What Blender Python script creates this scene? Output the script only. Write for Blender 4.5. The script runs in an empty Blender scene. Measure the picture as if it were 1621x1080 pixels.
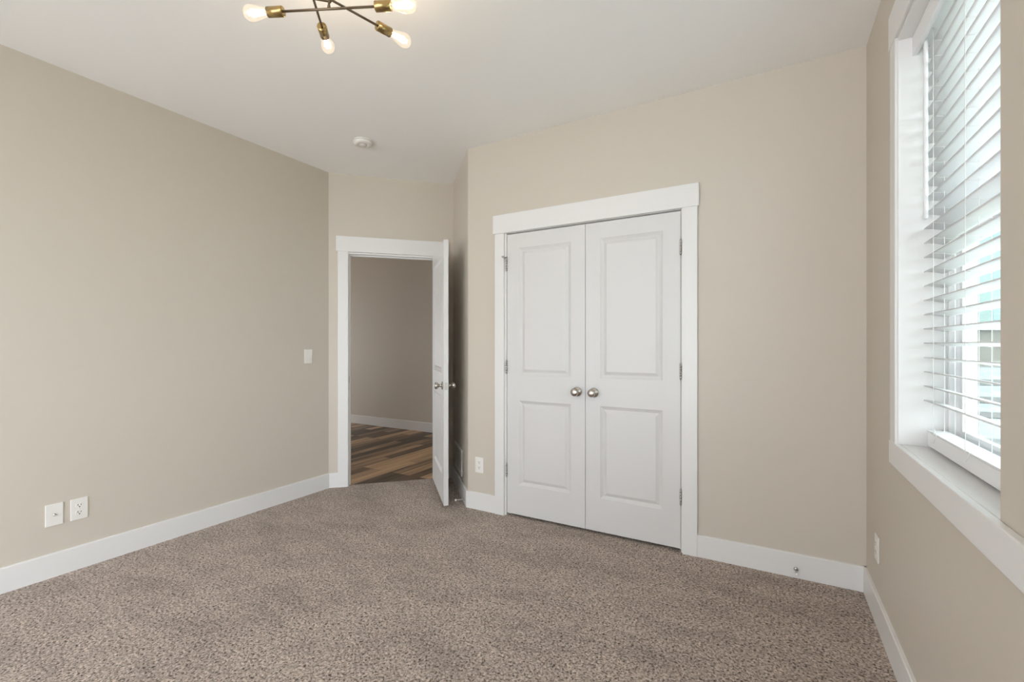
import bpy, bmesh, math, random
from mathutils import Vector, Matrix

random.seed(7)
S = bpy.context.scene
C = S.collection
PI = math.pi
R2 = 2 ** -0.5

# ------------------------------------------------------------------ camera, world, exposure
CAM_H = 1.238
YAW = math.radians(29.575)
cd = bpy.data.cameras.new('camera')
cd.lens = 16.0; cd.sensor_width = 36.0; cd.sensor_fit = 'HORIZONTAL'
cd.shift_y = 6.8 / 1621.0
cd.clip_start = 0.02; cd.clip_end = 400
cam = bpy.data.objects.new('camera', cd); C.objects.link(cam)
cam.location = (0, 0, CAM_H); cam.rotation_euler = (PI / 2, 0, YAW)
S.camera = cam

wd = bpy.data.worlds.new('overcast_sky'); S.world = wd
wd.use_nodes = True
bgn = wd.node_tree.nodes['Background']
bgn.inputs[0].default_value = (0.87, 0.93, 1.01, 1)
bgn.inputs[1].default_value = 1.0
# overcast sky, brighter towards the window side of the house
_nt = wd.node_tree
_tc = _nt.nodes.new('ShaderNodeTexCoord'); _sx = _nt.nodes.new('ShaderNodeSeparateXYZ'); _mr = _nt.nodes.new('ShaderNodeMapRange')
_nt.links.new(_tc.outputs['Generated'], _sx.inputs[0]); _nt.links.new(_sx.outputs['X'], _mr.inputs[0])
_mr.inputs[1].default_value = 0.0; _mr.inputs[2].default_value = 1.0; _mr.inputs[3].default_value = 2.0; _mr.inputs[4].default_value = 5.6
_nt.links.new(_mr.outputs[0], bgn.inputs[1])

sl = bpy.data.lights.new('sun', 'SUN'); sl.energy = 5.5; sl.angle = math.radians(2.0); sl.color = (0.97, 0.98, 1.0)
sun = bpy.data.objects.new('sun', sl); C.objects.link(sun)
sun.rotation_euler = (math.radians(-37), 0, 0)      # high behind the closet side, never shining in

S.view_settings.view_transform = 'Standard'
S.view_settings.look = 'None'
S.view_settings.gamma = 1.0
S.view_settings.use_curve_mapping = False
S.view_settings.exposure = 0.99
S.cycles.max_bounces = 14
S.cycles.diffuse_bounces = 10
S.cycles.glossy_bounces = 6
S.cycles.transmission_bounces = 8
S.cycles.transparent_max_bounces = 16
S.cycles.caustics_reflective = False
S.cycles.caustics_refractive = False
S.cycles.use_denoising = True

# ------------------------------------------------------------------ materials
def srgb(r, g, b):
    f = lambda c: (c / 255 / 12.92) if c / 255 <= 0.04045 else ((c / 255 + 0.055) / 1.055) ** 2.4
    return (f(r), f(g), f(b), 1)

def new_mat(name):
    m = bpy.data.materials.new(name); m.use_nodes = True
    nt = m.node_tree
    return m, nt, nt.nodes['Principled BSDF']

def N(nt, typ, **kw):
    n = nt.nodes.new(typ)
    for k, v in kw.items():
        if k in n.inputs: n.inputs[k].default_value = v
        else: setattr(n, k, v)
    return n

def plain(name, col, rough=0.5, metal=0.0, bump=0.0, bscale=200.0, spec=0.5, var=0.0):
    m, nt, p = new_mat(name)
    p.inputs['Base Color'].default_value = (*col[:3], 1)
    p.inputs['Roughness'].default_value = rough
    p.inputs['Metallic'].default_value = metal
    p.inputs['Specular IOR Level'].default_value = spec
    tc = N(nt, 'ShaderNodeTexCoord')
    if bump:
        nz = N(nt, 'ShaderNodeTexNoise', Scale=bscale, Detail=3.0)
        b = N(nt, 'ShaderNodeBump', Strength=bump, Distance=0.002)
        nt.links.new(tc.outputs['Object'], nz.inputs['Vector'])
        nt.links.new(nz.outputs['Fac'], b.inputs['Height'])
        nt.links.new(b.outputs[0], p.inputs['Normal'])
    if var:
        nz = N(nt, 'ShaderNodeTexNoise', Scale=3.0, Detail=2.0)
        nt.links.new(tc.outputs['Object'], nz.inputs['Vector'])
        mx = N(nt, 'ShaderNodeMix', data_type='RGBA')
        mx.inputs[6].default_value = tuple(c * (1 - var) for c in col[:3]) + (1,)
        mx.inputs[7].default_value = tuple(min(1, c * (1 + var)) for c in col[:3]) + (1,)
        nt.links.new(nz.outputs['Fac'], mx.inputs[0])
        nt.links.new(mx.outputs[2], p.inputs['Base Color'])
    return m

WALLC = (0.590, 0.537, 0.463)
M = {}
M['wall'] = plain('beige_wall_paint', WALLC, 0.55, bump=0.08, bscale=260, spec=0.35)
M['ceil'] = plain('flat_ceiling_paint', (0.89, 0.885, 0.875), 0.9, bump=0.12, bscale=180, spec=0.2)
M['trim'] = plain('white_trim_paint', (0.75, 0.742, 0.73), 0.35, bump=0.02, bscale=40)
M['door'] = plain('white_door_paint', (0.665, 0.656, 0.645), 0.4, bump=0.05, bscale=300)
M['plastic'] = plain('white_plastic', (0.80, 0.78, 0.74), 0.35, bump=0.01)
M['dark'] = plain('dark_slot', (0.02, 0.02, 0.02), 0.6, bump=0.02)
M['nickel'] = plain('satin_nickel', (0.50, 0.46, 0.42), 0.27, 1.0, bump=0.01, bscale=600)
M['steel'] = plain('hinge_nickel', (0.55, 0.53, 0.50), 0.35, 1.0, bump=0.02, bscale=600)
M['brass'] = plain('aged_brass', (0.40, 0.285, 0.125), 0.26, 1.0, bump=0.02, bscale=400)
M['bronze'] = plain('dark_bronze', (0.20, 0.145, 0.10), 0.36, 0.85, bump=0.02, bscale=400)
M['slat'] = plain('white_faux_wood', (0.80, 0.80, 0.81), 0.4, bump=0.03, bscale=300)
M['vinyl'] = plain('white_vinyl', (0.84, 0.84, 0.84), 0.35, bump=0.01)
M['cord'] = plain('white_cord', (0.85, 0.84, 0.82), 0.7, bump=0.1, bscale=900)
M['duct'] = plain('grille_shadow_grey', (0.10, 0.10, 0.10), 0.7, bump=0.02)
M['concrete'] = plain('pale_concrete', (0.74, 0.74, 0.74), 0.85, bump=0.2, bscale=40, var=0.08)
M['asphalt'] = plain('grey_asphalt', (0.045, 0.043, 0.04), 0.9, bump=0.3, bscale=60, var=0.15)
M['lawn'] = plain('pale_ground', (0.72, 0.72, 0.71), 0.95, bump=0.6, bscale=80, var=0.2)  # brightened so the outdoor ground throws daylight up to the ceiling
M['siding'] = plain('taupe_siding', (0.28, 0.25, 0.21), 0.8, bump=0.1, bscale=30, var=0.06)
M['paving'] = plain('blue_grey_paving', (0.17, 0.19, 0.20), 0.85, bump=0.2, bscale=30, var=0.25)
M['lawngrey'] = plain('dry_lawn', (0.40, 0.41, 0.36), 0.95, bump=0.5, bscale=60, var=0.12)
M['mint'] = plain('mint_sky_tint', (0.38, 0.50, 0.46), 0.9, bump=0.1, bscale=20, var=0.06)  # tint of the sky put into a wall colour
M['mintglass'] = plain('pale_green_glass', (0.32, 0.45, 0.44), 0.3, bump=0.01, bscale=5)
M['roof'] = plain('grey_shingle', (0.34, 0.37, 0.36), 0.9, bump=0.4, bscale=30, var=0.1)
M['winglass'] = plain('dark_window_glass', (0.06, 0.07, 0.08), 0.05, bump=0.01, bscale=5)

def schlick(nt, f0):
    lw = N(nt, 'ShaderNodeLayerWeight')
    pw = N(nt, 'ShaderNodeMath', operation='POWER'); pw.inputs[1].default_value = 5.0
    nt.links.new(lw.outputs['Facing'], pw.inputs[0])
    ma = N(nt, 'ShaderNodeMath', operation='MULTIPLY_ADD'); ma.inputs[1].default_value = 0.8 * (1 - f0); ma.inputs[2].default_value = f0
    nt.links.new(pw.outputs[0], ma.inputs[0])
    return ma.outputs[0]

def thin_glass(name, tint):
    m = bpy.data.materials.new(name); m.use_nodes = True
    nt = m.node_tree; nt.nodes.clear()
    out = N(nt, 'ShaderNodeOutputMaterial')
    tr = N(nt, 'ShaderNodeBsdfTransparent'); tr.inputs[0].default_value = (*tint, 1)
    gl = N(nt, 'ShaderNodeBsdfGlossy', Roughness=0.02)
    fr = schlick(nt, 0.07)
    mx = N(nt, 'ShaderNodeMixShader')
    nt.links.new(fr, mx.inputs[0]); nt.links.new(tr.outputs[0], mx.inputs[1]); nt.links.new(gl.outputs[0], mx.inputs[2])
    nt.links.new(mx.outputs[0], out.inputs[0])
    return m
M['glass'] = thin_glass('window_glass', (0.80, 0.85, 0.83))

def bulb_glass():
    m = bpy.data.materials.new('lit_bulb_glass'); m.use_nodes = True
    nt = m.node_tree; nt.nodes.clear()
    out = N(nt, 'ShaderNodeOutputMaterial')
    tr = N(nt, 'ShaderNodeBsdfTransparent'); tr.inputs[0].default_value = (1, 0.97, 0.92, 1)
    gl = N(nt, 'ShaderNodeBsdfGlossy', Roughness=0.03)
    fr = schlick(nt, 0.06)
    mx = N(nt, 'ShaderNodeMixShader')
    em = N(nt, 'ShaderNodeEmission', Strength=0.09); em.inputs[0].default_value = (1, 0.86, 0.68, 1)
    ad = N(nt, 'ShaderNodeAddShader')
    nt.links.new(fr, mx.inputs[0]); nt.links.new(tr.outputs[0], mx.inputs[1]); nt.links.new(gl.outputs[0], mx.inputs[2])
    nt.links.new(mx.outputs[0], ad.inputs[0]); nt.links.new(em.outputs[0], ad.inputs[1])
    nt.links.new(ad.outputs[0], out.inputs[0])
    return m
M['bulb'] = bulb_glass()

def emit(name, col, st):
    m = bpy.data.materials.new(name); m.use_nodes = True
    nt = m.node_tree; nt.nodes.clear()
    out = N(nt, 'ShaderNodeOutputMaterial')
    em = N(nt, 'ShaderNodeEmission', Strength=st); em.inputs[0].default_value = (*col, 1)
    nt.links.new(em.outputs[0], out.inputs[0])
    return m
M['filament'] = emit('glowing_filament', (1.0, 0.79, 0.55), 31.0)

def carpet_mat():
    m, nt, p = new_mat('speckled_carpet')
    L = nt.links.new
    tc = N(nt, 'ShaderNodeTexCoord')
    # yarn-tip speckle
    n1 = N(nt, 'ShaderNodeTexNoise', Scale=104.0, Detail=2.0, Roughness=0.62, Distortion=0.5)
    v1 = N(nt, 'ShaderNodeTexVoronoi', Scale=120.0, Randomness=1.0)
    for n in (n1, v1): L(tc.outputs['Object'], n.inputs['Vector'])
    cr = N(nt, 'ShaderNodeValToRGB')
    e = cr.color_ramp.elements
    e[0].position = 0.30; e[0].color = (0.050, 0.035, 0.027, 1)
    e[1].position = 0.70; e[1].color = (0.66, 0.56, 0.49, 1)
    k = e.new(0.375); k.color = (0.13, 0.098, 0.080, 1)
    k = e.new(0.435); k.color = (0.35, 0.283, 0.238, 1)
    k = e.new(0.54); k.color = (0.46, 0.378, 0.322, 1)
    L(n1.outputs['Fac'], cr.inputs['Fac'])
    # individual tufts of another tone
    cv = N(nt, 'ShaderNodeSeparateColor'); L(v1.outputs['Color'], cv.inputs[0])
    mr = N(nt, 'ShaderNodeMapRange'); mr.inputs[1].default_value = 0; mr.inputs[2].default_value = 1; mr.inputs[3].default_value = 0.74; mr.inputs[4].default_value = 1.22
    L(cv.outputs[0], mr.inputs[0])
    mx = N(nt, 'ShaderNodeMix', data_type='RGBA', blend_type='MULTIPLY'); mx.inputs[0].default_value = 1.0
    L(cr.outputs[0], mx.inputs[6]); L(mr.outputs[0], mx.inputs[7])
    # vacuum marks: shading of the leaning pile put into the colour
    mp = N(nt, 'ShaderNodeMapping'); mp.inputs['Rotation'].default_value = (0, 0, math.radians(-32)); mp.inputs['Scale'].default_value = (1.0, 2.2, 1)
    L(tc.outputs['Object'], mp.inputs['Vector'])
    n2 = N(nt, 'ShaderNodeTexNoise', Scale=2.3, Detail=4.0, Roughness=0.6)
    L(mp.outputs[0], n2.inputs['Vector'])
    mr2 = N(nt, 'ShaderNodeMapRange'); mr2.inputs[1].default_value = 0.33; mr2.inputs[2].default_value = 0.56; mr2.inputs[3].default_value = 0.80; mr2.inputs[4].default_value = 1.03
    L(n2.outputs['Fac'], mr2.inputs[0])
    mx2 = N(nt, 'ShaderNodeMix', data_type='RGBA', blend_type='MULTIPLY'); mx2.inputs[0].default_value = 1.0
    L(mx.outputs[2], mx2.inputs[6]); L(mr2.outputs[0], mx2.inputs[7])
    L(mx2.outputs[2], p.inputs['Base Color'])
    p.inputs['Roughness'].default_value = 0.95
    p.inputs['Specular IOR Level'].default_value = 0.1
    p.inputs['Sheen Weight'].default_value = 0.15
    b = N(nt, 'ShaderNodeBump', Strength=0.9, Distance=0.008)
    L(n1.outputs['Fac'], b.inputs['Height']); L(b.outputs[0], p.inputs['Normal'])
    return m
M['carpet'] = carpet_mat()

def plank_mat():
    m, nt, p = new_mat('hickory_planks')
    L = nt.links.new
    tc = N(nt, 'ShaderNodeTexCoord')
    mp = N(nt, 'ShaderNodeMapping'); mp.inputs['Rotation'].default_value = (0, 0, PI / 2)
    L(tc.outputs['Object'], mp.inputs['Vector'])
    br = N(nt, 'ShaderNodeTexBrick', Scale=1.0)
    br.inputs['Color1'].default_value = (0, 0, 0, 1); br.inputs['Color2'].default_value = (1, 1, 1, 1)
    br.inputs['Mortar'].default_value = (0.5, 0.5, 0.5, 1)
    br.inputs['Mortar Size'].default_value = 0.0012; br.inputs['Brick Width'].default_value = 1.1; br.inputs['Row Height'].default_value = 0.125
    br.offset = 0.37; br.offset_frequency = 3
    L(mp.outputs[0], br.inputs['Vector'])
    sp = N(nt, 'ShaderNodeSeparateColor'); L(br.outputs['Color'], sp.inputs[0])
    # grain streaks along the plank, shifted per plank
    m2 = N(nt, 'ShaderNodeMapping'); m2.inputs['Scale'].default_value = (14, 0.9, 1)
    ad = N(nt, 'ShaderNodeVectorMath', operation='ADD')
    sc = N(nt, 'ShaderNodeVectorMath', operation='SCALE'); sc.inputs['Scale'].default_value = 7.0
    L(br.outputs['Color'], sc.inputs[0]); L(tc.outputs['Object'], m2.inputs['Vector'])
    L(m2.outputs[0], ad.inputs[0]); L(sc.outputs[0], ad.inputs[1])
    n = N(nt, 'ShaderNodeTexNoise', Scale=1.0, Detail=5.0, Roughness=0.6, Distortion=0.6)
    L(ad.outputs[0], n.inputs['Vector'])
    mt = N(nt, 'ShaderNodeMath', operation='MULTIPLY'); mt.inputs[1].default_value = 0.62; L(sp.outputs[0], mt.inputs[0])
    ma = N(nt, 'ShaderNodeMath', operation='MULTIPLY_ADD'); ma.inputs[1].default_value = 1.0; L(n.outputs['Fac'], ma.inputs[0]); L(mt.outputs[0], ma.inputs[2])
    sb = N(nt, 'ShaderNodeMath', operation='SUBTRACT'); sb.inputs[1].default_value = 0.30; L(ma.outputs[0], sb.inputs[0])
    cr = N(nt, 'ShaderNodeValToRGB'); e = cr.color_ramp.elements
    e[0].position = 0.15; e[0].color = (0.04, 0.024, 0.015, 1)
    e[1].position = 0.85; e[1].color = (0.66, 0.44, 0.25, 1)
    k = e.new(0.42); k.color = (0.15, 0.092, 0.054, 1)
    k = e.new(0.6); k.color = (0.42, 0.27, 0.15, 1)
    L(sb.outputs[0], cr.inputs['Fac'])
    dk = N(nt, 'ShaderNodeMix', data_type='RGBA'); dk.inputs[7].default_value = (0.015, 0.01, 0.008, 1)
    L(br.outputs['Fac'], dk.inputs[0]); L(cr.outputs[0], dk.inputs[6])
    L(dk.outputs[2], p.inputs['Base Color'])
    p.inputs['Roughness'].default_value = 0.42
    b = N(nt, 'ShaderNodeBump', Strength=0.15, Distance=0.002)
    L(n.outputs['Fac'], b.inputs['Height']); L(b.outputs[0], p.inputs['Normal'])
    return m
M['plank'] = plank_mat()

# ------------------------------------------------------------------ mesh helpers
def link_mesh(name, bm, mats, parent=None, smooth=False, loc=None, rz=0.0):
    bmesh.ops.recalc_face_normals(bm, faces=bm.faces[:])
    me = bpy.data.meshes.new(name)
    bm.to_mesh(me); bm.free()
    for m in (mats if isinstance(mats, (list, tuple)) else [mats]):
        me.materials.append(m)
    o = bpy.data.objects.new(name, me); C.objects.link(o)
    if parent: o.parent = parent
    if loc is not None: o.location = loc
    o.rotation_euler = (0, 0, rz)
    if smooth:
        for f in me.polygons: f.use_smooth = True
    return o

def bevel_mod(o, w, seg=2):
    md = o.modifiers.new('bevel', 'BEVEL'); md.width = w; md.segments = seg
    md.limit_method = 'ANGLE'; md.angle_limit = math.radians(40)
    md.harden_normals = False
    return o

def box(bm, x0, x1, y0, y1, z0, z1, mi=0, mat=None):
    co = [(x0, y0, z0), (x1, y0, z0), (x1, y1, z0), (x0, y1, z0), (x0, y0, z1), (x1, y0, z1), (x1, y1, z1), (x0, y1, z1)]
    v = [bm.verts.new(mat @ Vector(c) if mat else c) for c in co]
    fs = []
    for q in ((0, 3, 2, 1), (4, 5, 6, 7), (0, 1, 5, 4), (1, 2, 6, 5), (2, 3, 7, 6), (3, 0, 4, 7)):
        f = bm.faces.new([v[i] for i in q]); f.material_index = mi; fs.append(f)
    return fs

def prism(bm, pts, z0, z1, mi=0):
    a = [bm.verts.new((p[0], p[1], z0)) for p in pts]
    b = [bm.verts.new((p[0], p[1], z1)) for p in pts]
    n = len(pts)
    bm.faces.new(a[::-1]).material_index = mi; bm.faces.new(b).material_index = mi
    for i in range(n):
        bm.faces.new([a[i], a[(i + 1) % n], b[(i + 1) % n], b[i]]).material_index = mi

def lathe(bm, prof, origin=(0, 0, 0), axis=(0, 0, 1), seg=24, mi=0):
    """prof: (radius, height) along axis from origin"""
    ax = Vector(axis).normalized()
    q = Vector((0, 0, 1)).rotation_difference(ax).to_matrix()
    o = Vector(origin); rings = []
    for r, h in prof:
        if r < 1e-6:
            rings.append([bm.verts.new(o + q @ Vector((0, 0, h)))])
        else:
            rings.append([bm.verts.new(o + q @ Vector((r * math.cos(2 * PI * i / seg), r * math.sin(2 * PI * i / seg), h))) for i in range(seg)])
    for a, b in zip(rings, rings[1:]):
        for i in range(seg):
            j = (i + 1) % seg
            if len(a) == 1 and len(b) == 1: continue
            if len(a) == 1: f = bm.faces.new([a[0], b[i], b[j]])
            elif len(b) == 1: f = bm.faces.new([a[i], a[j], b[0]])
            else: f = bm.faces.new([a[i], a[j], b[j], b[i]])
            f.material_index = mi; f.smooth = True
    for rg, fl in ((rings[0], True), (rings[-1], False)):
        if len(rg) > 1:
            bm.faces.new(rg[::-1] if fl else rg).material_index = mi

def rod(bm, a, b, r, seg=12, mi=0):
    a = Vector(a); b = Vector(b)
    lathe(bm, [(r, 0), (r, (b - a).length)], a, b - a, seg, mi)

def tube(bm, pts, r, seg=8, mi=0):
    pts = [Vector(p) for p in pts]; rings = []
    for i, p in enumerate(pts):
        d = (pts[min(i + 1, len(pts) - 1)] - pts[max(i - 1, 0)]).normalized()
        q = Vector((0, 0, 1)).rotation_difference(d).to_matrix()
        rings.append([bm.verts.new(p + q @ Vector((r * math.cos(2 * PI * k / seg), r * math.sin(2 * PI * k / seg), 0))) for k in range(seg)])
    for a, b in zip(rings, rings[1:]):
        for i in range(seg):
            f = bm.faces.new([a[i], a[(i + 1) % seg], b[(i + 1) % seg], b[i]]); f.material_index = mi; f.smooth = True
    bm.faces.new(rings[0][::-1]); bm.faces.new(rings[-1])

def grid_wall(bm, xs, zs, t, hole):
    """wall slab in local coords: front y=0, back y=t; hole(ix,iz) -> True where open"""
    nx, nz = len(xs) - 1, len(zs) - 1
    cache = {}
    def V(x, y, z):
        k = (round(x, 5), round(y, 5), round(z, 5))
        if k not in cache: cache[k] = bm.verts.new(k)
        return cache[k]
    solid = lambda i, k: 0 <= i < nx and 0 <= k < nz and not hole(i, k)
    for i in range(nx):
        for k in range(nz):
            if not solid(i, k): continue
            x0, x1, z0, z1 = xs[i], xs[i + 1], zs[k], zs[k + 1]
            bm.faces.new([V(x0, 0, z0), V(x1, 0, z0), V(x1, 0, z1), V(x0, 0, z1)])
            bm.faces.new([V(x0, t, z0), V(x0, t, z1), V(x1, t, z1), V(x1, t, z0)])
            if not solid(i - 1, k): bm.faces.new([V(x0, 0, z0), V(x0, 0, z1), V(x0, t, z1), V(x0, t, z0)])
            if not solid(i + 1, k): bm.faces.new([V(x1, 0, z0), V(x1, t, z0), V(x1, t, z1), V(x1, 0, z1)])
            if not solid(i, k - 1): bm.faces.new([V(x0, 0, z0), V(x0, t, z0), V(x1, t, z0), V(x1, 0, z0)])
            if not solid(i, k + 1): bm.faces.new([V(x0, 0, z1), V(x1, 0, z1), V(x1, t, z1), V(x0, t, z1)])

def tag(o, label=None, cat=None, group=None, kind=None):
    if label: o['label'] = label
    if cat: o['category'] = cat
    if group: o['group'] = group
    if kind: o['kind'] = kind
    return o

def thing(name, label, cat, loc=(0, 0, 0), rz=0.0, group=None, kind=None):
    o = bpy.data.objects.new(name, None); C.objects.link(o)
    o.empty_display_size = 0.05
    o.location = loc; o.rotation_euler = (0, 0, rz)
    return tag(o, label, cat, group, kind)

# ------------------------------------------------------------------ the room's plan
H = 2.74
XL, XR, YC = -3.338, 0.420, 2.865          # left wall, window wall, closet wall
A = Vector((XL, 2.654)); B = Vector((-2.572, 3.420)); CC = Vector((-2.016, 2.865))
YB = -2.20                                  # back wall behind the camera
T = 0.12
RZ_LEFT, RZ_CLOSET, RZ_RIGHT, RZ_DOOR, RZ_ALC = PI / 2, 0.0, -PI / 2, PI / 4, -PI / 4

def wpos(rz, base, s, off=0.0, z=0.0):
    """point s metres along a wall (local x) and off metres into the room"""
    c, n = math.cos(rz), math.sin(rz)
    return (base[0] + c * s + n * off, base[1] + n * s - c * off, z)

# floor: carpet over the room, planks in the hall
bm = bmesh.new()
e0 = A + Vector((-R2, R2)) * 0.03; e1 = B + Vector((-R2, R2)) * 0.03
prism(bm, [(XL - 0.05, YB), (XR + 0.05, YB), (XR + 0.05, YC + 0.05), (-0.40, YC + 0.05), (-0.40, YC + 0.10), (-1.74, YC + 0.10), (-1.74, YC + 0.05), (CC.x + 0.02, YC + 0.05), (e1.x + 0.06, e1.y + 0.0), (e1.x, e1.y), (e0.x, e0.y), (XL - 0.05, A.y)], -0.03, 0.0)
tag(link_mesh('floor', bm, M['carpet']), 'speckled taupe and beige carpet covering the whole room', 'carpet', kind='structure')

bm = bmesh.new()
box(bm, -9.0, -0.9, 2.60, 5.10, -0.05, -0.008)
tag(link_mesh('floor_hall', bm, M['plank']), 'brown hickory plank flooring in the hall beyond the open door', 'floor', kind='structure')

bm = bmesh.new()
prism(bm, [(XL - T, YB - T), (XR + 0.24, YB - T), (XR + 0.24, YC + 1.0), (-0.9, YC + 1.0), (-0.9, 5.3), (-9, 5.3), (-9, 2.5), (XL - T, 2.5)], H, H + 0.15)
tag(link_mesh('ceiling', bm, M['ceil']), 'flat off-white ceiling over the room', 'ceiling', kind='structure')

# left wall
bm = bmesh.new()
box(bm, YB, A.y + 0.05, 0, T, -0.05, H)
tag(link_mesh('wall_left', bm, M['wall'], loc=(XL, 0, 0), rz=RZ_LEFT), 'long beige wall with the light switch', 'wall', kind='structure')

# entry (angled) wall with the doorway
DS0, DS1, DZ = 0.166, 0.932, 2.052           # doorway clear opening along the angled wall, head height
AB = (B - A).length
bm = bmesh.new()
grid_wall(bm, [-0.04, DS0 - 0.02, DS1 + 0.02, AB + 0.10], [-0.05, DZ + 0.02, H], T, lambda i, k: i == 1 and k == 0)
tag(link_mesh('wall_entry', bm, M['wall'], loc=(A.x, A.y, 0), rz=RZ_DOOR), 'short angled beige wall around the open doorway', 'wall', kind='structure')

# closet wall: long face, bullnose corner and the short alcove return in one bend
CX0, CX1, CZ = -1.672, -0.463, 2.052         # closet clear opening
bm = bmesh.new()
grid_wall(bm, [CC.x + 0.02, CX0 - 0.02, CX1 + 0.02, XR + 0.02], [-0.05, CZ + 0.02, H], T, lambda i, k: i == 1 and k == 0)
bmesh.ops.translate(bm, verts=bm.verts[:], vec=(0, YC, 0))
r = 0.02
# rounded corner between the alcove return (rz -45 deg) and the closet wall
n0 = Vector((-R2, -R2)); n1 = Vector((0, -1))
k = r * math.tan(math.radians(22.5))
cen = Vector((CC.x + k, CC.y + r))
arc = []
for i in range(7):
    a = math.radians(225 + 45 * i / 6)
    arc.append((cen.x + r * math.cos(a), cen.y + r * math.sin(a)))
e = Vector((-R2, R2))
pts = [(CC.x + 0.02, CC.y + T), (CC.x + 0.02, CC.y)] + arc[::-1]
ret_end = CC + e * (0.786 + 0.02)
pts += [(ret_end.x, ret_end.y), (ret_end.x + R2 * T, ret_end.y + R2 * T)]
prism(bm, pts[::-1], -0.05, H)
tag(link_mesh('wall_closet', bm, M['wall']), 'beige wall holding the white closet doors', 'wall', kind='structure')

# window wall
WY0, WY1, WZ0, WZ1 = 1.336, 2.171, 0.870, 2.371
W2Y0, W2Y1 = 0.16, 0.99
TR = 0.20
bm = bmesh.new()
grid_wall(bm, [-(YC + 0.05), -WY1, -WY0, -W2Y1, -W2Y0, -YB], [-0.05, WZ0, WZ1, H], TR, lambda i, k: i in (1, 3) and k == 1)
tag(link_mesh('wall_right', bm, M['wall'], loc=(XR, 0, 0), rz=RZ_RIGHT), 'beige wall with the blind-covered window', 'wall', kind='structure')

# back wall behind the camera: wide opening added and sized to let daylight in
bm = bmesh.new()
grid_wall(bm, [-0.55, -0.30, 3.20, -XL + 0.13], [-0.05, 0.04, 2.45, H], T, lambda i, k: i == 1 and k == 1)
tag(link_mesh('wall_back', bm, M['wall'], loc=(0, YB, 0), rz=PI), 'wall behind the camera with a wide opening added for daylight', 'wall', kind='structure')

# hall shell and closet shell
bm = bmesh.new(); box(bm, -9, -0.9, 5.08, 5.2, -0.05, H); box(bm, -8.1, -8, 2.52, 5.2, 1.95, H)  # second box: unseen header added to hold back daylight at the hall end
tag(link_mesh('wall_hall', bm, M['wall']), 'beige hall wall seen through the open doorway, with an unseen header added to limit daylight', 'wall', kind='structure')
bm = bmesh.new(); box(bm, -9, XL - T, 2.52, 2.64, -0.05, H)
tag(link_mesh('wall_hall_near', bm, M['wall']), 'hall wall hidden behind the long beige wall', 'wall', kind='structure')
bm = bmesh.new(); box(bm, -1.0, -0.9, YC + 0.98, 5.2, -0.05, H)
tag(link_mesh('wall_hall_end', bm, M['wall']), 'end wall of the hall behind the closet', 'wall', kind='structure')
bm = bmesh.new(); box(bm, -2.0, XR + 0.2, YC + 0.75, YC + 0.85, -0.05, H); box(bm, XR + 0.02, XR + 0.14, YC + T, YC + 0.75, -0.05, H)
box(bm, -2.0, -1.9, YC + T + 0.1, YC + 0.75, -0.05, H)
box(bm, -1.9, XR + 0.02, YC + 0.11, YC + 0.75, -0.05, -0.008)
tag(link_mesh('wall_closet_inside', bm, M['wall']), 'closet interior behind the shut doors', 'wall', kind='structure')

# ------------------------------------------------------------------ baseboards
BH, BT = 0.132, 0.014
def baseboard(name, label, rz, base, s0, s1):
    bm = bmesh.new()
    prof = [(0, 0), (-BT, 0), (-BT, BH - 0.004), (-BT + 0.003, BH), (0, BH)]
    a = [bm.verts.new((s0, y, z)) for y, z in prof]; b = [bm.verts.new((s1, y, z)) for y, z in prof]
    for i in range(len(prof)):
        j = (i + 1) % len(prof); bm.faces.new([a[i], a[j], b[j], b[i]])
    bm.faces.new(a[::-1]); bm.faces.new(b)
    return tag(link_mesh(name, bm, M['trim'], loc=(base[0], base[1], -0.004), rz=rz), label, 'baseboard', kind='structure')
baseboard('baseboard_left', 'white baseboard along the long wall with the switch', RZ_LEFT, (XL, 0), YB, A.y + 0.006)
baseboard('baseboard_entry', 'tiny white baseboard stub left of the open doorway', RZ_DOOR, A, -0.005, 0.078)
baseboard('baseboard_alcove', 'white baseboard beneath the floor-level vent behind the open door', RZ_ALC, CC, -0.785, 0.006)
baseboard('baseboard_closet_left', 'short white baseboard left of the closet, below its outlet', RZ_CLOSET, (0, YC), CC.x - 0.006, -1.762)
baseboard('baseboard_closet_right', 'white baseboard right of the closet holding the door stop', RZ_CLOSET, (0, YC), -0.372, XR)
baseboard('baseboard_right', 'white baseboard under the window', RZ_RIGHT, (XR, 0), -YC, -YB)
baseboard('baseboard_hall', 'white baseboard on the hall wall beyond the doorway', 0, (0, 5.08), -9, -1.0)

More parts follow.
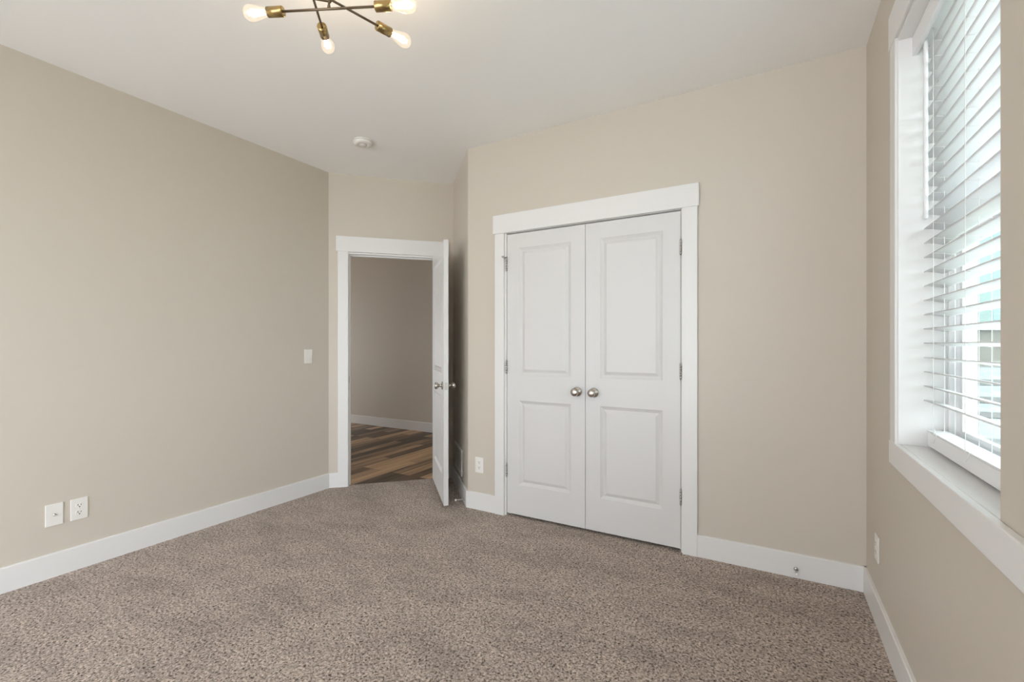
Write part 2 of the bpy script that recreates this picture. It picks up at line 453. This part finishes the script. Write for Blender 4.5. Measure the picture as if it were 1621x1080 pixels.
# ------------------------------------------------------------------ casings (trim)
def casing(name, label, rz, base, ci0, ci1, co0, co1, h0, h1, zb, zt, jamb=None):
    """flat craftsman casing: two legs, a taller and wider header, jamb lining"""
    t = thing(name, label, 'door trim', (base[0], base[1], 0), rz, kind='structure')
    for a, b in ((co0, ci0), (ci1, co1)):
        bm = bmesh.new(); box(bm, a, b, -0.018, 0, -0.002, zb)
        bevel_mod(link_mesh('side_casing', bm, M['trim'], t), 0.0015)
    bm = bmesh.new(); box(bm, h0, h1, -0.022, 0, zb, zt)
    bevel_mod(link_mesh('header', bm, M['trim'], t), 0.002)
    j0, j1, jz, jd = jamb
    bm = bmesh.new()
    box(bm, j0 - 0.019, j0, 0.0, jd, -0.004, jz); box(bm, j1, j1 + 0.019, 0.0, jd, -0.004, jz); box(bm, j0 - 0.019, j1 + 0.019, 0.0, jd, jz, jz + 0.019)
    # door stops
    s0, s1 = 0.040, 0.075
    box(bm, j0, j0 + 0.011, s0, s1, -0.002, jz); box(bm, j1 - 0.011, j1, s0, s1, -0.002, jz); box(bm, j0 + 0.011, j1 - 0.011, s0, s1, jz - 0.011, jz)
    link_mesh('jamb', bm, M['trim'], t)
    return t
tr_c = casing('trim_1', 'white casing framing the double closet doors', RZ_CLOSET, (0, YC), CX0 - 0.013, CX1 + 0.008, -1.762, -0.371, -1.777, -0.361, 2.054, 2.190, (CX0, CX1, CZ, T))
tr_e = casing('trim_2', 'white casing framing the open entry doorway', RZ_DOOR, A, 0.160, DS1 + 0.006, 0.075, DS1 + 0.094, 0.060, DS1 + 0.108, 2.057, 2.192, (DS0, DS1, DZ - 0.01, T))
bm = bmesh.new(); box(bm, DS0 - 0.0015, DS0 + 0.0012, 0.006, 0.034, 0.905, 0.965)
tag(link_mesh('strike_plate', bm, M['bronze'], tr_e), 'dark metal strike plate')
bm = bmesh.new(); box(bm, DS0 - 0.01, DS1 + 0.01, 0.012, 0.05, -0.012, -0.003)
link_mesh('threshold_strip', bm, M['bronze'], tr_e)

# ------------------------------------------------------------------ doors
def panel_door(bm, w, h, t, panels, bev=0.022, dep=0.012):
    """moulded two-panel leaf: x 0..w, front y=0, back y=t, z 0..h"""
    for side in (0, 1):
        y0 = 0 if side == 0 else t
        sg = 1 if side == 0 else -1
        xs = [0, panels[0][0], panels[0][1], w]
        zs = sorted({0, h, *[p[2] for p in panels], *[p[3] for p in panels]})
        vs = {}
        def V(x, z, d=0.0):
            k = (round(x, 5), round(z, 5), round(d, 5))
            if k not in vs: vs[k] = bm.verts.new((x, y0 + sg * d, z))
            return vs[k]
        for i in range(3):
            for k in range(len(zs) - 1):
                x0, x1, z0, z1 = xs[i], xs[i + 1], zs[k], zs[k + 1]
                if i == 1 and any(abs(p[2] - z0) < 1e-6 and abs(p[3] - z1) < 1e-6 for p in panels):
                    loops = [(0, 0), (0.003, 0.0025), (bev * 0.45, dep * 0.55), (bev * 0.9, dep), (bev * 1.05, dep), (bev * 1.9, 0.002), (bev * 2.05, 0.0015)]
                    prev = None
                    for ins, d in loops:
                        cur = [V(x0 + ins, z0 + ins, d), V(x1 - ins, z0 + ins, d), V(x1 - ins, z1 - ins, d), V(x0 + ins, z1 - ins, d)]
                        if prev:
                            for q in range(4):
                                bm.faces.new([prev[q], prev[(q + 1) % 4], cur[(q + 1) % 4], cur[q]])
                        prev = cur
                    bm.faces.new(prev)
                else:
                    bm.faces.new([V(x0, z0), V(x1, z0), V(x1, z1), V(x0, z1)])
    # edges
    for a, b in (((0, 0), (w, 0)), ((w, 0), (w, h)), ((w, h), (0, h)), ((0, h), (0, 0))):
        bm.faces.new([bm.verts.new((a[0], 0, a[1])), bm.verts.new((b[0], 0, b[1])), bm.verts.new((b[0], t, b[1])), bm.verts.new((a[0], t, a[1]))])
    bmesh.ops.remove_doubles(bm, verts=bm.verts[:], dist=1e-5)

def knob_bm(bm, o, ax):
    lathe(bm, [(0.0, 0), (0.031, 0.0), (0.032, 0.003), (0.029, 0.007), (0.016, 0.009), (0.0115, 0.014), (0.0105, 0.024), (0.0125, 0.030), (0.019, 0.034), (0.0245, 0.041),
               (0.0270, 0.048), (0.0265, 0.054), (0.0235, 0.0595), (0.017, 0.0635), (0.008, 0.0650), (0, 0.0652)], o, ax, 32)

def hinge_bm(bm, x, y, z, hh=0.089):
    n = 5
    for i in range(n):
        a = z - hh / 2 + hh * i / n
        rod(bm, (x, y, a + 0.0006), (x, y, a + hh / n - 0.0006), 0.0062, 12)
    rod(bm, (x, y, z - hh / 2 - 0.004), (x, y, z + hh / 2 + 0.004), 0.0045, 10)
    lathe(bm, [(0.0055, 0), (0.005, 0.003), (0, 0.005)], (x, y, z + hh / 2 + 0.003), (0, 0, 1), 10)

LW, LH, LT = 0.5995, 2.022, 0.035
def closet_leaf(name, label, x0, hinge_right, kx, pn):
    t = thing(name, label, 'closet door', (x0, YC + 0.003, 0.020), 0, kind='structure')
    bm = bmesh.new(); panel_door(bm, LW, LH, LT, pn)
    link_mesh('panel', bm, M['door'], t)
    bm = bmesh.new(); knob_bm(bm, (kx, 0, 0.907), (0, -1, 0))
    tag(link_mesh('knob', bm, M['nickel'], t), 'round satin nickel knob')
    hx = LW + 0.001 if hinge_right else -0.001
    for hz in (0.310, 1.060, 1.805):
        bm = bmesh.new(); hinge_bm(bm, hx, -0.006, hz)
        if not hinge_right and hz > 1.5:
            # hinge-pin stop on the topmost left hinge
            z = hz + 0.050
            rod(bm, (hx, -0.006, z), (hx - 0.004, -0.050, z), 0.0035)
            lathe(bm, [(0, 0), (0.008, 0), (0.008, 0.008), (0, 0.009)], (hx - 0.004, -0.050, z), (0, -1, 0), 12)
            rod(bm, (hx, -0.006, z), (hx - 0.026, -0.013, z + 0.002), 0.0032)
            lathe(bm, [(0, 0), (0.006, 0), (0.006, 0.006), (0, 0.007)], (hx - 0.026, -0.013, z + 0.002), (-1, -0.2, 0), 12)
            rod(bm, (hx, -0.006, z - 0.01), (hx, -0.006, z + 0.006), 0.0065)
        link_mesh('hinge', bm, M['steel'], t)
    return t
PN = [(0.100, 0.497, 0.215, 0.820), (0.100, 0.497, 1.002, 1.917)]
closet_leaf('door_1', 'left leaf of the white double closet door with the pin stop', -1.6685, False, LW - 0.056, PN)
closet_leaf('door_2', 'right leaf of the white double closet door near the window', -1.0660, True, 0.058, [(0.100, 0.495, 0.215, 0.820), (0.100, 0.495, 1.002, 1.917)])

# entry door, swung open into the room
EW = 0.762
hx, hy, _ = wpos(RZ_DOOR, A, DS1 - 0.001, 0.006)
dr = thing('door_3', 'white two-panel entry door standing open beside the doorway', 'door', (hx, hy, 0.020), RZ_DOOR - math.radians(89.2), kind='structure')
# local: x away from hinge along leaf, +y is the face that met the stop, seen from the hall side
bm = bmesh.new(); panel_door(bm, EW, LH, LT, [(0.115, EW - 0.115, 0.215, 0.820), (0.115, EW - 0.115, 1.002, 1.917)])
bmesh.ops.translate(bm, verts=bm.verts[:], vec=(0.004, -LT - 0.004, 0))
link_mesh('panel', bm, M['door'], dr)
for ys, ax in ((-LT - 0.004, (0, -1, 0)), (-0.004, (0, 1, 0))):
    bm = bmesh.new(); knob_bm(bm, (EW - 0.060, ys, 0.907), ax)
    tag(link_mesh('knob', bm, M['nickel'], dr), 'round satin nickel knob')
bm = bmesh.new(); box(bm, EW + 0.0035, EW + 0.0048, -LT * 0.5 - 0.004 - 0.0115, -LT * 0.5 - 0.004 + 0.0115, 0.879, 0.936)
box(bm, EW + 0.0048, EW + 0.010, -LT * 0.5 - 0.010, -LT * 0.5 + 0.002, 0.900, 0.914)
link_mesh('latch', bm, M['steel'], dr)
for hz in (0.25, 1.0, 1.80):
    bm = bmesh.new(); hinge_bm(bm, 0, 0, hz); link_mesh('hinge', bm, M['steel'], dr)

# ------------------------------------------------------------------ window
XA = XR - 0.018
wt = thing('trim_3', 'white craftsman casing, sill and apron around the window', 'window trim', (XR, 0, 0), RZ_RIGHT, kind='structure')
# local x = -world y ; local -y = into the room
bm = bmesh.new(); box(bm, -2.250, -WY1, -0.018, 0, 0.872, 2.378)
bevel_mod(link_mesh('side_casing', bm, M['trim'], wt), 0.0015)
bm = bmesh.new(); box(bm, -2.267, 0.1, -0.020, 0, 2.378, 2.509)
bevel_mod(link_mesh('header', bm, M['trim'], wt), 0.002)
bm = bmesh.new(); box(bm, -2.262, 0.1, -0.0195, 0, 0.784, 0.872)
bevel_mod(link_mesh('apron', bm, M['trim'], wt), 0.003)
for y0, y1 in ((WY0, WY1), (W2Y0, W2Y1)):
    bm = bmesh.new(); box(bm, -y1, -y0, -0.0005, 0.15, 0.84, 0.8722)
    bevel_mod(link_mesh('sill', bm, M['trim'], wt), 0.003)
    bm = bmesh.new()
    box(bm, -y1 - 0.002, -y1 + 0.008, -0.010, 0.16, 0.8722, WZ1); box(bm, -y0 - 0.004, -y0, 0.001, 0.16, 0.8722, WZ1); box(bm, -y1 + 0.008, -y0 - 0.004, -0.010, 0.16, WZ1 - 0.010, WZ1 + 0.005)
    bevel_mod(link_mesh('jamb_lining', bm, M['trim'], wt), 0.0015)

def make_window(name, label, y0, y1):
    t = thing(name, label, 'window', (XR, 0, 0), RZ_RIGHT, kind='structure')
    a, b, z0, z1 = -y1 + 0.008, -y0 - 0.004, 0.872, WZ1 - 0.010
    def ring(bm, a, b, z0, z1, w, d0, d1):
        box(bm, a, a + w, d0, d1, z0, z1); box(bm, b - w, b, d0, d1, z0, z1)
        box(bm, a + w, b - w, d0, d1, z0, z0 + w); box(bm, a + w, b - w, d0, d1, z1 - w, z1)
    bm = bmesh.new(); ring(bm, a, b, z0, z1, 0.018, 0.125, 0.195); ring(bm, a + 0.018, b - 0.018, z0 + 0.018, z1 - 0.018, 0.012, 0.140, 0.195)
    bevel_mod(link_mesh('frame', bm, M['vinyl'], t), 0.002)
    zm = (z0 + z1) / 2
    for zz0, zz1, d in ((z0 + 0.03, zm + 0.02, 0.150), (zm - 0.02, z1 - 0.03, 0.172)):
        bm = bmesh.new(); ring(bm, a + 0.03, b - 0.03, zz0, zz1, 0.042, d, d + 0.02)
        ring(bm, a + 0.06, b - 0.06, zz0 + 0.03, zz1 - 0.03, 0.016, d - 0.006, d + 0.01)
        f = bevel_mod(link_mesh('sash', bm, M['vinyl'], t), 0.002)
        bm = bmesh.new(); box(bm, a + 0.068, b - 0.068, d + 0.010, d + 0.012, zz0 + 0.038, zz1 - 0.038)
        link_mesh('pane', bm, M['glass'], f)
    return t
make_window('window_1', 'white vinyl window behind the lowered blind', WY0, WY1)
make_window('window_2', 'second window beside the first, past the mullion wall', W2Y0, W2Y1)

# blind
bl = thing('window_blind', 'white horizontal slat blind hanging in the window recess', 'blind', (XR, 0, 0.8715), RZ_RIGHT)
ba, bb = -2.158, -WY0 - 0.012           # local x extent of the slats
zr = 0.8715
bm = bmesh.new(); box(bm, ba - 0.004, bb + 0.006, 0.050, 0.105, 2.312 - zr, 2.360 - zr)
bevel_mod(link_mesh('headrail', bm, M['slat'], bl), 0.002)
bm = bmesh.new(); 
vp = [(0.030, 2.292), (0.046, 2.292), (0.046, 2.297), (0.040, 2.299), (0.040, 2.360), (0.030, 2.360)]
va = [bm.verts.new((ba - 0.009, y, z - zr)) for y, z in vp]; vb = [bm.verts.new((bb + 0.006, y, z - zr)) for y, z in vp]
for i in range(6): bm.faces.new([va[i], va[(i + 1) % 6], vb[(i + 1) % 6], vb[i]])
bm.faces.new(va[::-1]); bm.faces.new(vb)
bevel_mod(link_mesh('valance', bm, M['slat'], bl), 0.002)
PITCH, SW, TILT = 0.0513, 0.053, math.radians(11)
SX = 0.087                               # slat centre depth behind the wall face
ztop = 1.236 + PITCH * 20
bm = bmesh.new(); nsl = 0; zl = []
z = 1.241 + PITCH * 20
while z > 0.985:
    prof = []
    for i in range(7):
        u = -0.5 + i / 6
        c = 0.0022 * (1 - (2 * u) ** 2)
        prof.append((u * SW, c + 0.0014)); 
    for i in range(6, -1, -1):
        u = -0.5 + i / 6
        c = 0.0022 * (1 - (2 * u) ** 2)
        prof.append((u * SW, c - 0.0014))
    # room edge higher than the outer edge
    ct, st = math.cos(-TILT), math.sin(-TILT)
    P = [(SX + y * ct - q * st, z + y * st + q * ct - zr) for y, q in prof]
    va = [bm.verts.new((ba, y, q)) for y, q in P]; vb = [bm.verts.new((bb, y, q)) for y, q in P]
    n = len(P)
    for i in range(n):
        bm.faces.new([va[i], va[(i + 1) % n], vb[(i + 1) % n], vb[i]]).smooth = True
    bm.faces.new(va[::-1]); bm.faces.new(vb)
    zl.append(z); z -= PITCH; nsl += 1
link_mesh('slats', bm, M['slat'], bl)
bm = bmesh.new(); box(bm, ba + 0.018, bb - 0.004, SX - 0.020, SX + 0.030, 0.882 - zr, 0.930 - zr)
box(bm, ba + 0.020, bb - 0.004, SX - 0.023, SX + 0.032, 0.934 - zr, 0.938 - zr); box(bm, ba + 0.03, bb - 0.01, SX - 0.018, SX + 0.028, 0.929 - zr, 0.935 - zr)
bevel_mod(link_mesh('bottom_rail', bm, M['slat'], bl), 0.003, 3)
for lx in (ba + 0.115, ba + 0.405, ba + 0.69):
    bm = bmesh.new()
    for yy in (SX - SW / 2 * math.cos(TILT) - 0.0012, SX + SW / 2 * math.cos(TILT) + 0.0012):
        tube(bm, [(lx, yy, 2.312 - zr), (lx, yy, 1.6 - zr), (lx, yy, 0.934 - zr)], 0.0009, 6)
    for z in zl:
        tube(bm, [(lx, SX - SW / 2, z + SW / 2 * math.sin(TILT) - 0.003 - zr), (lx, SX + SW / 2, z - SW / 2 * math.sin(TILT) - 0.003 - zr)], 0.0006, 5)
    tube(bm, [(lx + 0.004, SX, 2.312 - zr), (lx + 0.004, SX, 0.934 - zr)], 0.0008, 6)
    yy = SX - 0.024
    tube(bm, [(lx, yy, 0.955 - zr), (lx + 0.02, yy, 0.935 - zr), (lx - 0.012, yy, 0.905 - zr)], 0.0009, 6)
    link_mesh('ladder_cord', bm, M['cord'], bl)
bm = bmesh.new()
wx, wy = -2.085, 0.050
lathe(bm, [(0.0045, 0), (0.0080, 0.004), (0.0072, 0.03), (0.0068, 0.6), (0.0038, 0.625), (0.002, 0.634)], (wx, wy, 1.676 - zr), (0, 0, 1), 8)
tube(bm, [(wx, wy, 2.31 - zr), (wx, wy + 0.006, 2.318 - zr), (wx, wy + 0.014, 2.322 - zr), (wx, wy + 0.02, 2.33 - zr)], 0.0018, 6)
tag(link_mesh('tilt_wand', bm, M['slat'], bl), 'long thin white tilt wand')

# ------------------------------------------------------------------ electrical plates
def rounded_plate(bm, w, h, d):
    box(bm, -w / 2, w / 2, -d, 0, -h / 2, h / 2)

def outlet(label, rz, base, s, z, group=None, name='wall_outlet'):
    t = thing(name, label, 'outlet', wpos(rz, base, s, 0, z), rz, 'duplex wall outlets')
    bm = bmesh.new(); rounded_plate(bm, 0.074, 0.117, 0.006)
    bevel_mod(link_mesh('cover_plate', bm, M['plastic'], t), 0.003, 3)
    for dz in (0.0195, -0.0195):
        bm = bmesh.new()
        pts = []
        for i in range(28):
            a = 2 * PI * i / 28
            pts.append((0.0172 * math.cos(a), max(-0.0140, min(0.0140, 0.0172 * math.sin(a)))))
        a_ = [bm.verts.new((p[0], -0.0055, p[1] + dz)) for p in pts]; b_ = [bm.verts.new((p[0], -0.0076, p[1] + dz)) for p in pts]
        for i in range(28):
            bm.faces.new([a_[i], a_[(i + 1) % 28], b_[(i + 1) % 28], b_[i]])
        bm.faces.new(b_)
        bmesh.ops.remove_doubles(bm, verts=bm.verts[:], dist=1e-5)
        rc = link_mesh('receptacle', bm, M['plastic'], t)
        bm = bmesh.new()
        box(bm, -0.0076, -0.0050, -0.0079, -0.0070, dz - 0.0005, dz + 0.0085)
        box(bm, 0.0050, 0.0076, -0.0079, -0.0070, dz + 0.0005, dz + 0.0080)
        lathe(bm, [(0, 0), (0.0030, 0), (0.0030, 0.0009), (0, 0.0009)], (0, -0.0070, dz - 0.0068), (0, -1, 0), 12)
        link_mesh('slot', bm, M['dark'], rc)
    bm = bmesh.new(); lathe(bm, [(0, 0), (0.003, 0), (0.003, 0.0008), (0, 0.0012)], (0, -0.006, 0), (0, -1, 0), 12)
    link_mesh('screw', bm, M['plastic'], t)
    return t
outlet('white duplex outlet low on the long wall, right of the cable plate', RZ_LEFT, (XL, 0), 1.011, 0.331)
outlet('white duplex outlet low on the wall strip left of the closet', RZ_CLOSET, (0, YC), -1.907, 0.335)
outlet('white duplex outlet seen edge-on under the window', RZ_RIGHT, (XR, 0), -2.588, 0.327)

cp = thing('cable_plate', 'white wall plate with one cable jack, left of the outlet on the long wall', 'wall plate', wpos(RZ_LEFT, (XL, 0), 0.910, 0, 0.331), RZ_LEFT)
bm = bmesh.new(); rounded_plate(bm, 0.072, 0.117, 0.006)
bevel_mod(link_mesh('cover_plate', bm, M['plastic'], cp), 0.003, 3)
bm = bmesh.new(); lathe(bm, [(0, 0), (0.0068, 0), (0.0068, 0.003), (0.0048, 0.003), (0.0048, 0.010), (0.003, 0.010), (0.002, 0.006), (0, 0.006)], (0, -0.006, 0), (0, -1, 0), 6)
tag(link_mesh('jack', bm, M['steel'], cp), 'small metal threaded cable jack')

sw = thing('light_switch', 'white toggle switch plate on the long wall beside the doorway', 'light switch', wpos(RZ_LEFT, (XL, 0), 2.451, 0, 1.146), RZ_LEFT)
bm = bmesh.new(); rounded_plate(bm, 0.073, 0.117, 0.006)
bevel_mod(link_mesh('cover_plate', bm, M['plastic'], sw), 0.003, 3)
bm = bmesh.new(); box(bm, -0.0055, 0.0055, -0.0075, -0.0055, -0.012, 0.012)
box(bm, -0.004, 0.004, -0.016, -0.006, -0.003, 0.006, mat=Matrix.Rotation(math.radians(20), 4, 'X'))
link_mesh('toggle', bm, M['plastic'], sw)
for dz in (0.030, -0.030):
    bm = bmesh.new(); lathe(bm, [(0, 0), (0.003, 0), (0.003, 0.0008), (0, 0.0012)], (0, -0.006, dz), (0, -1, 0), 12)
    link_mesh('screw', bm, M['plastic'], sw)

# ------------------------------------------------------------------ return-air vent in the alcove
VS0, VS1, VZ0, VZ1 = -0.640, -0.255, 0.160, 0.378
vt = thing('wall_vent', 'white slotted air vent low on the wall behind the open door', 'vent', wpos(RZ_ALC, CC, (VS0 + VS1) / 2, 0, VZ0), RZ_ALC)
w, h = VS1 - VS0, VZ1 - VZ0
bm = bmesh.new()
fr = 0.020
box(bm, -w / 2, -w / 2 + fr, -0.008, 0, 0, h); box(bm, w / 2 - fr, w / 2, -0.008, 0, 0, h)
box(bm, -w / 2 + fr, w / 2 - fr, -0.008, 0, 0, fr); box(bm, -w / 2 + fr, w / 2 - fr, -0.008, 0, h - fr, h)
bevel_mod(link_mesh('frame', bm, M['plastic'], vt), 0.002)
bm = bmesh.new(); n = 13
for i in range(n):
    zc = fr + (h - 2 * fr) * (i + 0.5) / n
    box(bm, -w / 2 + fr, w / 2 - fr, -0.006, -0.0045, -0.006, 0.006, mat=Matrix.Translation((0, 0, zc)) @ Matrix.Translation((0, -0.005, 0)) @ Matrix.Rotation(math.radians(35), 4, 'X') @ Matrix.Translation((0, 0.005, 0)))
for i in range(1, 12):
    xx = -w / 2 + fr + (w - 2 * fr) * i / 12
    box(bm, xx - 0.0012, xx + 0.0012, -0.0065, -0.002, fr, h - fr)
link_mesh('louvre_grille', bm, M['plastic'], vt)
bm = bmesh.new(); box(bm, -w / 2 + 0.01, w / 2 - 0.01, -0.0012, 0, 0.01, h - 0.01)  # solid dark panel, its colour stands in for shade behind the louvres
link_mesh('duct_shade_panel', bm, M['duct'], vt)

# ------------------------------------------------------------------ spring door stops on the baseboards
def stop(label, rz, base, s, z):
    t = thing('door_stop', label, 'door stop', wpos(rz, base, s, BT, z), rz, 'baseboard door stops')
    bm = bmesh.new(); lathe(bm, [(0, 0), (0.011, 0), (0.010, 0.003), (0.006, 0.006), (0, 0.006)], (0, 0, 0), (0, -1, 0), 16)
    link_mesh('base', bm, M['steel'], t)
    bm = bmesh.new()
    rod(bm, (0, -0.004, 0), (0, -0.062, 0), 0.0038, 10)
    link_mesh('shaft', bm, M['steel'], t)
    bm = bmesh.new(); lathe(bm, [(0, 0), (0.007, 0), (0.0075, 0.004), (0.0075, 0.011), (0.006, 0.014), (0, 0.0145)], (0, -0.061, 0), (0, -1, 0), 16)
    tag(link_mesh('tip', bm, M['plastic'], t), 'white rubber tip')
    return t
stop('metal door stop with white tip on the baseboard behind the open door', RZ_ALC, CC, -0.071, 0.036)
stop('metal door stop with white tip on the baseboard near the window corner', RZ_CLOSET, (0, YC), 0.119, 0.048)

# ------------------------------------------------------------------ smoke detector
sd = thing('smoke_detector', 'round white smoke detector on the ceiling before the doorway', 'smoke detector', (-2.602, 2.368, H), math.radians(20))
bm = bmesh.new(); lathe(bm, [(0, 0), (0.070, 0), (0.070, 0.006), (0.067, 0.008), (0, 0.008)], (0, 0, 0), (0, 0, -1), 40)
link_mesh('base', bm, M['plastic'], sd)
bm = bmesh.new(); lathe(bm, [(0.063, 0.008), (0.063, 0.011), (0.0685, 0.011), (0.0685, 0.020), (0.064, 0.027), (0.054, 0.031), (0.030, 0.032), (0.028, 0.030), (0, 0.030)], (0, 0, 0), (0, 0, -1), 40)
link_mesh('cover', bm, M['plastic'], sd)
bm = bmesh.new(); lathe(bm, [(0.027, 0.0295), (0.024, 0.035), (0, 0.036)], (0, 0, 0), (0, 0, -1), 24)
link_mesh('test_button', bm, M['plastic'], sd)

# ------------------------------------------------------------------ ceiling light: three crossing rods, six sockets with bulbs
LX, LY = -1.440, 1.146
lt = thing('ceiling_light', 'aged brass ceiling light with crossed rods and lit bare bulbs', 'ceiling light', (LX, LY, H))
ZC = 2.500 - H
bm = bmesh.new(); lathe(bm, [(0, 0), (0.062, 0), (0.062, 0.016), (0.056, 0.022), (0.012, 0.024), (0.009, 0.034), (0, 0.034)], (0, 0, 0), (0, 0, -1), 36)
tag(link_mesh('canopy', bm, M['brass'], lt), 'round brass ceiling canopy')
bm = bmesh.new(); rod(bm, (0, 0, -0.02), (0, 0, ZC + 0.045), 0.0065); rod(bm, (0, 0, ZC + 0.045), (0, 0, ZC + 0.012), 0.0042)
lathe(bm, [(0, 0), (0.0055, 0.001), (0.0065, 0.006), (0.0055, 0.012), (0.0035, 0.014)], (0, 0, ZC + 0.001), (0, 0, 1), 14)
rod(bm, (0, 0, ZC + 0.020), (0.034, -0.009, ZC + 0.020), 0.0035)
rod(bm, (0, 0, ZC + 0.028), (-0.038, -0.036, ZC + 0.028), 0.0035)
link_mesh('stem', bm, M['bronze'], lt)
def bulb_bm():
    bm = bmesh.new()
    lathe(bm, [(0.0125, -0.004), (0.0135, 0.004), (0.0165, 0.018), (0.0220, 0.038), (0.0270, 0.056), (0.0288, 0.068), (0.0270, 0.080), (0.0215, 0.090), (0.0130, 0.0965), (0.0050, 0.0985), (0, 0.0988)], (0, 0, 0), (0, 0, 1), 28, 0)
    for i in range(6):
        a = 2 * PI * i / 6
        a2 = a + 0.5
        rod(bm, (0.0055 * math.cos(a), 0.0055 * math.sin(a), 0.016), (0.0115 * math.cos(a2), 0.0115 * math.sin(a2), 0.066), 0.0028, 8, 1)
    rod(bm, (0, 0, 0), (0, 0, 0.03), 0.005, 8, 2)
    return bm
bulb_mesh = None
RL = 0.180
def light_rod(ang, off, z):
    global bulb_mesh
    d = Vector((math.cos(ang), math.sin(ang), 0)); nrm = Vector((-math.sin(ang), math.cos(ang), 0))
    c = nrm * off + Vector((0, 0, z))
    return d, c
rods = [(math.radians(25.6), 0.0, ZC), (math.radians(75.5), -0.035, ZC + 0.012), (math.radians(131.0), 0.052, ZC + 0.020)]
for ang, off, z in rods:
    d, c = light_rod(ang, off, z)
    ext = (RL, RL)
    if ang > 2: c = c + d * -0.045
    bm = bmesh.new(); rod(bm, c - d * RL, c + d * RL, 0.0045, 12)
    link_mesh('rod', bm, M['bronze'], lt)
    for sg in (1, -1):
        base = c + d * (sg * (RL - 0.002)); ax = d * sg
        bm = bmesh.new()
        lathe(bm, [(0.007, 0), (0.0175, 0.0005), (0.0185, 0.002), (0.0185, 0.060), (0.0165, 0.061), (0.0150, 0.058), (0.0150, 0.052), (0, 0.052)], base, ax, 28)
        so = link_mesh('socket', bm, M['brass'], lt)
        tag(so, 'brass bulb socket')
        if bulb_mesh is None:
            b = link_mesh('bulb', bulb_bm(), [M['bulb'], M['filament'], M['plastic']], so)
            bulb_mesh = b.data
        else:
            b = bpy.data.objects.new('bulb', bulb_mesh); C.objects.link(b); b.parent = so
        b.rotation_mode = 'QUATERNION'
        b.rotation_quaternion = Vector((0, 0, 1)).rotation_difference(ax)
        b.location = base + ax * 0.056
        tag(b, 'clear glass bulb, lit')

# ------------------------------------------------------------------ outdoors, seen between the slats
GZ = -0.45
bm = bmesh.new(); box(bm, -60, 120, -60, 160, GZ - 0.1, GZ)
tag(link_mesh('ground', bm, M['lawn']), 'pale ground outside, brightened to bounce daylight indoors', 'ground', kind='structure')
bm = bmesh.new(); box(bm, 0.8, 60, -12.0, 9.0, GZ, GZ + 0.02)  # patch added to lessen the light bounced up at the slats
tag(link_mesh('lawn', bm, M['lawngrey']), 'grey-green lawn added outside the window to cut light bounced onto the slats', 'lawn', kind='structure')
bm = bmesh.new(); box(bm, 0.8, 60, 9.0, 49.0, GZ, GZ + 0.02)
tag(link_mesh('path', bm, M['paving']), 'blue-grey paved yard outside the window', 'pavement', kind='structure')
for lab, y0, y1 in (('dark planting strip nearest the window outside', 10.3, 11.2), ('second dark planting strip outside', 14.4, 15.6), ('third dark planting strip outside', 18.0, 20.2), ('dark strip of road before the taupe house outside', 26.0, 30.5)):
    bm = bmesh.new(); box(bm, 0.8, 60, y0, y1, GZ, GZ + 0.04)
    tag(link_mesh('road', bm, M['asphalt']), lab, 'road', kind='structure')
mb = thing('sky_backing_block', 'tall mint block added in place of the tinted sky behind the taupe house, glimpsed through the blind', 'building', (24, 64, GZ))
bm = bmesh.new(); box(bm, -22, 26, 0, 12, 0, 16); link_mesh('wall', bm, M['mint'], mb)  # added block, stands in for the mint-tinted sky
for k in range(12):
    for zf in (4.2, 8.2, 12.2):
        x = -20 + 3.9 * k
        bm = bmesh.new(); box(bm, x, x + 1.5, -0.08, 0.02, zf, zf + 1.7)
        link_mesh('window', bm, M['mintglass'], mb)
bm = bmesh.new(); box(bm, -22.4, 26.4, -0.4, 12.4, 16, 16.5); link_mesh('roof', bm, M['roof'], mb)
hs = thing('neighbour_house', 'taupe house far across the street, glimpsed through the blind', 'house', (24, 50, GZ))
bm = bmesh.new(); box(bm, -22, 18, 0, 9, 0, 2.9); link_mesh('wall', bm, M['siding'], hs)
bm = bmesh.new()
v = [bm.verts.new(p) for p in ((-22.4, -0.4, 2.9), (18.4, -0.4, 2.9), (18.4, 9.4, 2.9), (-22.4, 9.4, 2.9), (-22.4, 4.5, 3.6), (18.4, 4.5, 3.6))]
for q in ((0, 1, 5, 4), (2, 3, 4, 5), (0, 4, 3), (1, 2, 5), (0, 3, 2, 1)): bm.faces.new([v[i] for i in q])
link_mesh('roof', bm, M['roof'], hs)
for x in (-19, -14, -11.4, -7.6, -3, 2, 7, 12):
    bm = bmesh.new(); box(bm, x - 0.7, x + 0.7, -0.06, 0.02, 0.9, 2.3)
    f = link_mesh('window', bm, M['vinyl'], hs)
    bm = bmesh.new(); box(bm, x - 0.58, x + 0.58, -0.08, -0.055, 1.02, 2.18); link_mesh('pane', bm, M['winglass'], f)
